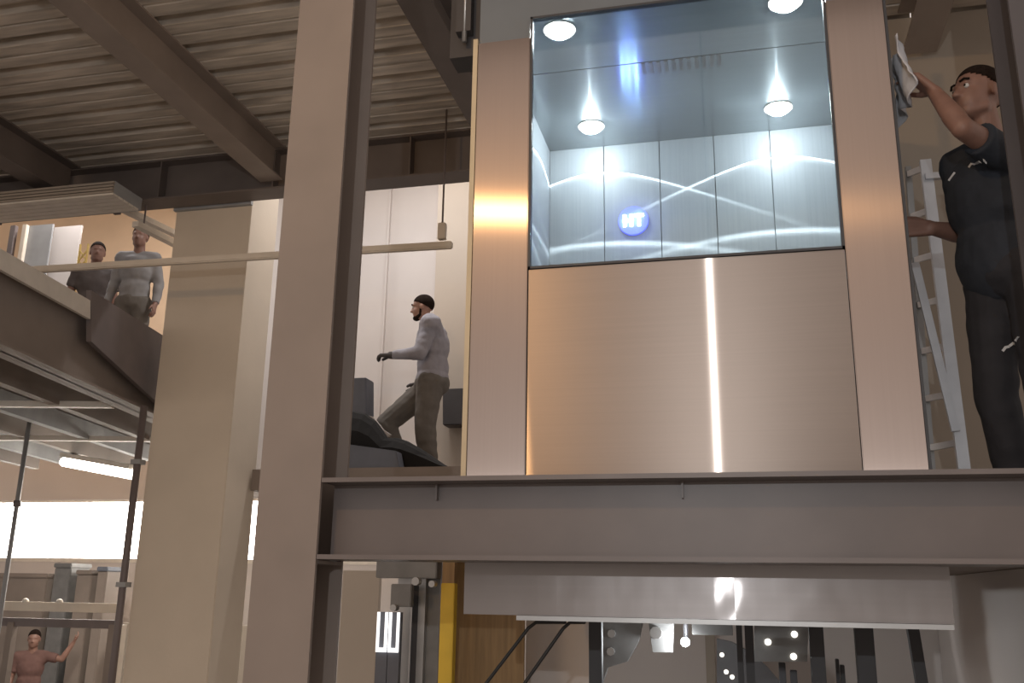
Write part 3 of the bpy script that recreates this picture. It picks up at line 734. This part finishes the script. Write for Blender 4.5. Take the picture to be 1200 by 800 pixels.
def human(label, base, face, H, skin, top, legs, J=None, head_dir=None, head_up=(0, 0, 1), sleeve='short', vox=.009, beard=False,
          gloves=False, handspec=None, lean=(0, 0), cap_hair=True, far=False, group=None, bulk=0.):
    """face: unit facing direction on the floor. J: joint overrides in (forward, left, up) metres from base, or world Vectors"""
    s = H/1.75; base = Vector(base)
    Fv, Lv, Uv = basis((face[0], face[1], 0), (0, 0, 1))
    def loc(f, l, u): return base+Fv*f*s+Lv*l*s+Uv*u*s
    D = dict(head=(.03, 0, 1.625), neck=(0, 0, 1.45), chest=(0, 0, 1.26), belly=(.0, 0, 1.06), pelvis=(0, 0, .93),
             shL=(0, .165, 1.40), elL=(-.03, .225, 1.13), wrL=(.06, .24, .89), shR=(0, -.165, 1.40), elR=(-.03, -.225, 1.13), wrR=(.06, -.24, .89),
             hipL=(0, .09, .91), knL=(.03, .10, .49), anL=(-.02, .10, .085), hipR=(0, -.09, .91), knR=(.03, -.10, .49), anR=(-.02, -.10, .085))
    D.update(J or {})
    P = {k: (v.copy() if isinstance(v, Vector) else loc(*v)) for k, v in D.items()}
    t = thing('person', label, 'person', base, group)
    hf, hl, hu = basis(head_dir or Fv, head_up)
    R = Matrix((hf, hl, hu)).transposed()       # local x forward, y left, z up
    sp = (P['neck']-P['pelvis']).normalized()
    sh_axis = (P['shL']-P['shR']).normalized()
    tf, tl, tu = basis(sh_axis.cross(sp), sp); T = Matrix((tf, tl, tu)).transposed()
    hip_axis = (P['hipL']-P['hipR']).normalized()
    pf, pl_, pu = basis(hip_axis.cross(Uv), Uv); Pm = Matrix((pf, pl_, pu)).transposed()
    def head_shapes(mb):
        h = P['head']
        def hp(f, l, u): return h+R@Vector((f*s, l*s, u*s))
        mb.ell(hp(-.012, 0, .028), (.098*s, .077*s, .092*s), R, 24, 16)          # cranium
        mb.ell(hp(.022, 0, -.035), (.072*s, .062*s, .083*s), R, 24, 16)          # face
        mb.ell(hp(.050, 0, -.090), (.034*s, .036*s, .028*s), R)                  # chin
        mb.cap(hp(.01, .045, -.075), .022*s, hp(.055, .014, -.095), .018*s); mb.cap(hp(.01, -.045, -.075), .022*s, hp(.055, -.014, -.095), .018*s)
        mb.cap(hp(.086, 0, .008), .008*s, hp(.106, 0, -.032), .013*s)            # nose
        mb.ell(hp(.098, .012, -.036), (.012*s, .009*s, .008*s), R); mb.ell(hp(.098, -.012, -.036), (.012*s, .009*s, .008*s), R)
        mb.cap(hp(.081, -.018, -.060), .0075*s, hp(.081, .018, -.060), .0075*s); mb.cap(hp(.080, -.016, -.071), .0085*s, hp(.080, .016, -.071), .0085*s)
        mb.cap(hp(.078, .036, .018), .010*s, hp(.086, .012, .016), .011*s); mb.cap(hp(.078, -.036, .018), .010*s, hp(.086, -.012, .016), .011*s)
        for l in (-1, 1):
            mb.ell(hp(-.008, l*.077, -.012), (.018*s, .008*s, .031*s), R)        # ears
        return hp
    def torso(mb, e=0., low=True):
        mb.ell(P['chest'], ((.112+e)*s, (.160+e)*s, (.185+e*.5)*s), T, 20, 14)
        mb.ell(P['chest']+tu*.08*s, ((.098+e)*s, (.165+e)*s, (.10+e*.5)*s), T, 20, 14)
        mb.ell(P['belly'], ((.100+e)*s, (.138+e)*s, (.18+e*.5)*s), T, 20, 14)
        for k in 'LR':
            mb.cap(P['sh'+k], (.058+e)*s, P['neck']-tu*.03*s, (.055+e*.7)*s)
            mb.cap(P['sh'+k], (.058+e)*s, P['chest']+(P['sh'+k]-P['chest'])*.35, (.09+e)*s)
        if low: mb.ell(P['pelvis'], ((.118+e)*s, (.162+e)*s, (.125+e*.5)*s), Pm, 20, 14)
    # ---- the body: one continuous surface
    B = MB(); hp = head_shapes(B)
    B.cap(P['neck']-tu*.02*s, .062*s, P['head']+R@Vector((-.012*s, 0, -.05*s)), .052*s)
    torso(B)
    hs = handspec or {}
    for k in 'LR':
        B.cap(P['sh'+k], .052*s, P['el'+k], .040*s)
        mid = P['el'+k].lerp(P['wr'+k], .3); B.cap(P['el'+k], .039*s, mid, .041*s); B.cap(mid, .041*s, P['wr'+k], .027*s)
        d, n, curl = hs.get(k, ((P['wr'+k]-P['el'+k]).normalized(), (Lv*(-1 if k == 'L' else 1)), .4))
        ts = 1 if (Vector(d).cross(Vector(n))).dot(Fv if k not in hs else Vector(hs[k+'t'])) > 0 else -1
        hand(B, P['wr'+k], d, n, s, curl, ts)
        B.cap(P['hip'+k], .088*s, P['kn'+k], .058*s)
        mid = P['kn'+k].lerp(P['an'+k], .3); B.cap(P['kn'+k], .056*s, mid, .057*s); B.cap(mid, .057*s, P['an'+k], .040*s)
        B.cap(P['an'+k]-Uv*.03*s, .042*s, P['an'+k]+pf*.14*s-Uv*.05*s, .032*s)
    body = link_mesh('body', remeshed(B, vox*.8, 3), skin, t, base)
    # ---- clothes
    S = MB(); torso(S, .016+bulk, low=False)
    S.ell(P['belly'].lerp(P['pelvis'], .75), ((.124+bulk)*s, (.162+bulk)*s, .12*s), T, 20, 14)
    for k in 'LR':
        if sleeve == 'short':
            e = P['sh'+k].lerp(P['el'+k], .72); S.ell(P['sh'+k], .066*s); S.tube([P['sh'+k], e], [.066*s, .064*s], 16)
        else:
            S.cap(P['sh'+k], (.066+bulk*.5)*s, P['el'+k], (.054+bulk*.4)*s); S.tube([P['el'+k], P['el'+k].lerp(P['wr'+k], .93)], [(.054+bulk*.4)*s, .040*s], 16)
    shirt = link_mesh('shirt', remeshed(S, vox, 4, wrinkle=.006, wscale=10), top, t, base)
    Q = MB(); Q.ell(P['pelvis']-Uv*.01*s, ((.131+bulk)*s, (.175+bulk)*s, .125*s), Pm, 20, 14)
    for k in 'LR':
        Q.cap(P['hip'+k], (.101+bulk*.8)*s, P['kn'+k], (.076+bulk*.7)*s); Q.tube([P['kn'+k], P['kn'+k].lerp(P['an'+k], .96)], [(.076+bulk*.7)*s, (.066+bulk*.5)*s], 18)
    link_mesh('trousers', remeshed(Q, vox, 4, wrinkle=.008, wscale=8), legs, t, base)
    for k in 'LR':
        Z = MB(); a = P['an'+k]
        Z.cap(a-Uv*.02*s, .052*s, a-Uv*.04*s+pf*.06*s, .046*s); Z.cap(a-Uv*.04*s+pf*.06*s, .046*s, a+pf*.16*s-Uv*.052*s, .036*s); Z.cap(a-Uv*.045*s-pf*.02*s, .044*s, a-Uv*.05*s-pf*.04*s, .04*s)
        link_mesh('shoe', remeshed(Z, vox, 3), 'shoe', t, base)
        if gloves:
            G = MB(); d, n, curl = hs.get(k, ((P['wr'+k]-P['el'+k]).normalized(), (Lv*(-1 if k == 'L' else 1)), .4))
            ts = 1 if (Vector(d).cross(Vector(n))).dot(Fv if k not in hs else Vector(hs[k+'t'])) > 0 else -1
            hand(G, P['wr'+k], d, n, s, curl, ts, extra=.005); G.tube([P['wr'+k]-Vector(d).normalized()*.05*s, P['wr'+k]+Vector(d).normalized()*.02*s], [.038*s, .034*s], 14)
            link_mesh('glove', remeshed(G, .006, 2), 'glove', t, base)
    # ---- hair: skull cap above the brow line, made from the cranium
    Hm = MB(); nu, nvv = 56, 36; c = P['head']+R@Vector((-.014*s, 0, .030*s)); rr = (.1015*s, .0805*s, .0955*s)
    bm = MB().ell((0, 0, 0), (1, 1, 1), None, nu, nvv)
    keep = lambda v: v[2] > -.26+.60*v[0]
    idx = {}; vs = []; fs = []
    for f in bm.f:
        if all(keep(bm.v[i]) for i in f):
            g_ = []
            for i in f:
                if i not in idx:
                    idx[i] = len(vs); v = bm.v[i]; vs.append(c+R@Vector((v[0]*rr[0], v[1]*rr[1], v[2]*rr[2])))
                g_.append(idx[i])
            fs.append(tuple(g_))
    me = bpy.data.meshes.new('hair'); me.from_pydata([tuple(v) for v in vs], [], fs)
    bm2 = bmesh.new(); bm2.from_mesh(me); bmesh.ops.recalc_face_normals(bm2, faces=bm2.faces)
    ge = bmesh.ops.solidify(bm2, geom=bm2.faces[:], thickness=.006*s); bm2.to_mesh(me); bm2.free()
    me.polygons.foreach_set('use_smooth', [True]*len(me.polygons))
    link_mesh('hair', me, 'hair', t, base)
    if not far:
        for l in (-1, 1):
            e = MB().ell(hp(.079, l*.030, .002), .0105*s, nu=12, nv=8); eo = link_mesh('eye', remeshed(e, .003, 1), 'eye_white', t, base)
            ir = MB().ell(hp(.0875, l*.031, .002), (.004*s, .005*s, .005*s), R, 10, 6).build('iris', 'hair', None); ir.parent = eo; ir.location = -base
            br = MB().tube([hp(.082, l*.050, .022), hp(.093, l*.034, .028), hp(.096, l*.014, .024)], .0045*s, 8).build('eyebrow', 'hair', None, smooth=True); br.parent = t; br.location = -base
    if beard:
        Bd = MB(); Bd.ell(hp(.058, 0, -.100), (.036*s, .038*s, .026*s), R)
        Bd.cap(hp(.01, .052, -.080), .016*s, hp(.06, .02, -.105), .018*s); Bd.cap(hp(.01, -.052, -.080), .016*s, hp(.06, -.02, -.105), .018*s)
        Bd.cap(hp(.004, .066, -.03), .010*s, hp(.01, .052, -.08), .014*s); Bd.cap(hp(.004, -.066, -.03), .010*s, hp(.01, -.052, -.08), .014*s)
        link_mesh('beard', remeshed(Bd, .006, 2), 'hair', t, base)
    return t, P, hp, s

# ---- man in the grey sweater, stepping up
bA = atY(502, 500, 8.3); bA.z = UP
manA, PA, hpA, sA_ = human('man in a grey sweater and gloves stepping up on the platform', bA, (-1, -.12), 1.83, 'skin_mid', 'sweater', 'trousers_grey', sleeve='long', beard=True, gloves=True, bulk=.03,
    head_dir=Vector((-1, -.1, -.06)),
    J=dict(head=(.10, 0, 1.60), neck=(.03, 0, 1.43), chest=(-.01, 0, 1.23), belly=(-.02, 0, 1.02), pelvis=(-.02, 0, .88),
           shL=(-.02, .185, 1.38), elL=(.05, .25, 1.10), wrL=(.33, .18, 1.10), shR=(.0, -.185, 1.38), elR=(-.04, -.27, 1.12), wrR=(.13, -.22, .90),
           hipL=(-.02, .09, .87), knL=(.01, .10, .46), anL=(-.05, .10, .085), hipR=(-.0, -.09, .87), knR=(.42, -.12, .53), anR=(.28, -.12, .16)),
    handspec={'L': (Vector((-1, -.05, .05)), Vector((0, .3, -1)), .7), 'Lt': (-.2, 1, .3), 'R': (Vector((-.8, 0, -.5)), Vector((.2, -1, -.2)), .5), 'Rt': (-.5, 0, .8)})
# step under his raised foot
st = bA+Vector((-.30, .12, 0))
tag(MB().box((st.x-.28, st.y-.18, UP), (st.x+.16, st.y+.18, UP+.07)).build('step_block', 'black_sheet', bevel=.005, origin=(st.x, st.y, UP)), 'dark step block under the raised foot of the man in grey', 'step')

# ---- man in the navy shirt wiping the lift car
bB = Vector((1.075, 3.86, 1.87))
FB = Vector((-.80, -.60, 0))
manB, PB, hpB, sB_ = human('man in a navy T-shirt and dark trousers wiping the side of the lift car', bB, (FB.x, FB.y), 1.83, 'skin_brown', 'navy_cotton', 'charcoal_cotton', vox=.008,
    head_dir=Vector((-.86, -.48, .10)),
    J=dict(head=atY(1146, 111, 3.80), neck=atY(1158, 166, 3.84), chest=atY(1160, 232, 3.84), belly=atY(1166, 300, 3.86), pelvis=(0, 0, .95),
           shL=atY(1193, 192, 3.72), elL=atY(1128, 150, 3.50), wrL=atY(1095, 108, 3.62),
           shR=atY(1122, 196, 3.93), elR=atY(1134, 275, 4.02), wrR=atY(1090, 267, 3.92)),
    handspec={'L': (Vector((-.5, .1, .6)), Vector((-.85, .1, -.3)), .55), 'Lt': (.3, 1, .3), 'R': (Vector((-1, -.1, .05)), Vector((.1, .9, -.2)), .6), 'Rt': (0, 0, 1)})
# illegible white prints on shirt and trousers
ray3 = Vector((.2, -1, 0))
def print_on(obj_name_parent, pts, w, mt='print_white', name='print'):
    mb = MB()
    for a, c in zip(pts[:-1], pts[1:]): mb.bar(a-(c-a)*.1, c+(c-a)*.1, w, .0015, ray3)
    o = mb.build(name, mt, None); o.parent = obj_name_parent; o.location = -Vector(obj_name_parent.parent.location if obj_name_parent.parent else obj_name_parent.location)
    return o
def surf_pts(ob, pxs):
    """first hit of the pixel ray on a mesh part, so the print lies on the cloth"""
    from mathutils.bvhtree import BVHTree
    base = Vector(ob.parent.location); me = ob.data
    bv = BVHTree.FromPolygons([v.co+base for v in me.vertices], [tuple(p.vertices) for p in me.polygons])
    out = []
    for x, y in pxs:
        h = bv.ray_cast(Vector(CAM), Vector(ray(x, y)).normalized())
        if h[0] is not None: out.append(h[0]+h[1]*.002)
    return out
def child(t, nm): return [c for c in t.children if c.name.split('.')[0] == nm][0]
for nm, strokes in (('shirt', [[(1136, 196), (1139, 192), (1143, 193)], [(1144, 192), (1148, 189)], [(1149, 191), (1153, 187), (1156, 190)], [(1113, 211), (1119, 203)]]),
                    ('trousers', [[(1175, 411), (1178, 407), (1182, 406)], [(1183, 405), (1187, 402)], [(1188, 403), (1191, 399), (1194, 395)]])):
    part = child(manB, nm)
    for sk in strokes:
        q = surf_pts(part, sk)
        if len(q) > 1:
            o = print_on(part, q, .010)
            o.location = -Vector(manB.location)
# cloth in his raised hand
cc_ = atY(1072, 84, 3.62); n_ = 18; vs = []; fs = []
for a in range(n_+1):
    for b_ in range(n_+1):
        u, v = a/n_-.5, b_/n_
        w_ = .09+.10*abs(v-.3)                                     # pinched at the fingers, spreading below and above
        fold = .022*math.sin(u*17+v*3)+.012*noise.noise(Vector((u*6, v*6, 3)))
        vs.append(cc_+Vector((-.055+fold*.8+.02*v, u*w_*2.2+.03, .10-.24*v+.02*math.sin(u*9))))
for a in range(n_):
    for b_ in range(n_):
        q = a*(n_+1)+b_; fs.append((q, q+1, q+n_+2, q+n_+1))
me = bpy.data.meshes.new('wiping_cloth'); me.from_pydata([tuple(v) for v in vs], [], fs)
bm3 = bmesh.new(); bm3.from_mesh(me); bmesh.ops.solidify(bm3, geom=bm3.faces[:], thickness=.004); bm3.to_mesh(me); bm3.free()
me.polygons.foreach_set('use_smooth', [True]*len(me.polygons))
tag(link_mesh('wiping_cloth', me, 'cloth', None, cc_), 'folded pale grey cloth held against the lift car', 'cloth').location = cc_

# ---- two people on the mezzanine
bC = atY(163, 300, 7.75); bC.z = MZ
hC = atY(165, 266, 7.75).z-MZ
human('person in a grey shirt leaning over the mezzanine edge', bC, (.3, -1), max(1.5, min(1.85, hC)), 'skin_brown', 'shirt_grey', 'trousers_grey', vox=.012, far=True, sleeve='long')
bD = atY(114, 300, 7.95); bD.z = MZ
hD = atY(116, 284, 7.95).z-MZ
human('shorter person in dark clothes beside the brass lattice', bD, (.6, -.8), max(1.45, min(1.8, hD)), 'skin_brown', 'shirt_dark', 'charcoal_cotton', vox=.012, far=True)
# ---- person with a raised arm on the ground floor
bE = atY(36, 780, 10.9); bE.z = GROUND
human('person in a rust shirt raising one arm behind the guard rail', bE, (.5, -.85), 1.66, 'skin_brown', 'shirt_rust', 'charcoal_cotton', vox=.012, far=True,
      J=dict(elL=(.05, .38, 1.36), wrL=(.05, .50, 1.58)))

# ================================================================== ladder by the tan wall
ld = thing('ladder', 'aluminium ladder standing between the lift car and the man in the navy shirt', 'ladder', (.98, 4.6, 1.87))
l1t = atY(1084, 188, 4.5); l1b = atY(1129, 545, 4.5); l1b = l1t+(l1b-l1t)*((1.87-l1t.z)/(l1b.z-l1t.z))
MB().bar(l1t, l1b, .05, .03, (0, 1, 0)).build('rail', 'alu', ld)
r2t = atY(1064, 196, 5.0); r2b = Vector((l1b.x-.06, 4.95, 1.87))
MB().bar(r2t, r2b, .03, .03, (0, 1, 0)).build('rail', 'grey_panel', ld)
for k in range(8):
    u = .02+k*.125
    MB().bar(l1t.lerp(l1b, u), r2t.lerp(r2b, u), .022, .03).build('rung', 'alu', ld)
br0, br1 = atY(1072, 308, 4.46), atY(1120, 505, 4.46)
MB().bar(br0, br1, .035, .02, (0, 1, 0)).build('brace', 'alu', ld)
MB().bar(atY(1084, 207, 4.48), atY(1104, 206, 4.48), .03, .03).build('top_hook', 'alu', ld)

# ================================================================== hall lamps behind the camera
rg_ = thing('roof_girder', 'high steel girder carrying the hall lamps', 'beam', (-1.2, -1.8, GROUND))
h_section(MB(), 'x', (-1.8, 7.6), -6, 4, .3, .4).build('girder_section', 'beam_paint', rg_)
for x in (-5.9, 3.9): h_section(MB(), 'z', (x, -1.8), GROUND, 7.4, .26, .26).build('girder_leg', 'beam_paint', rg_)
for nm, L, mt, pw, col, sz, lab in (('pendant_lamp', COOL_LAMP, 'cool_bulb', 170, (.93, .97, 1), .022, 'cool white pendant lamp hanging in the hall'),
                                    ('pendant_lamp', WARM_LAMP, 'warm_bulb', 150, (1, .60, .26), .09, 'warm amber pendant lamp hanging in the hall')):
    t = thing(nm, lab, 'lamp', L)
    L = Vector(L)
    MB().tube([L+Vector((0, 0, .10)), L+Vector((0, 0, .22)), L+Vector((0, 0, .28))], [.16, .07, .04], 20).build('lamp_shade', 'machine_grey', t, smooth=True)
    MB().ell(L+Vector((0, 0, .06)), .05, nu=14, nv=8).build('bulb', mt, t, smooth=True)
    MB().tube([L+Vector((0, 0, .27)), Vector((L.x, L.y, 7.9))], .008, 6).build('cord', 'cable_black', t)
    lo = lamp('lamp_light', 'POINT', (0, 0, -.03), pw, col, sz); lo.parent = t

# ================================================================== upper hall behind the girder: roof and added fill battens
struct('ceiling_upper', MB().box((-13, 7.0, 8.6), (2, 13.2, 8.7)), 'wall_white', 'white roof high above the upper platform')
for (x, y, lab) in ((-3.1, 8.0, 'added unseen fill batten high over the upper platform'), (-6.8, 8.3, 'added unseen fill batten high over the mezzanine')):  # unseen battens added to brighten the white wall and the mezzanine people
    t = thing('fill_batten', lab, 'lamp', (x, y, 6.6))
    MB().box((x-.6, y-.06, 6.63), (x+.6, y+.06, 6.69)).build('light_housing', 'white_metal', t)
    MB().tube([(x-.58, y, 6.6), (x+.58, y, 6.6)], .025, 10).build('glowing_tube', 'tube_light', t, smooth=True)
    for dx in (-.5, .5): MB().tube([(x+dx, y, 6.69), (x+dx, y, 8.6)], .006, 6).build('hanger_rod', 'dark_post', t)
    lo = lamp('fill_batten_light', 'AREA', (0, 0, -.06), 48, (1, .97, .96), 1.1); lo.parent = t; lo.data.shape = 'RECTANGLE'; lo.data.size_y = .1
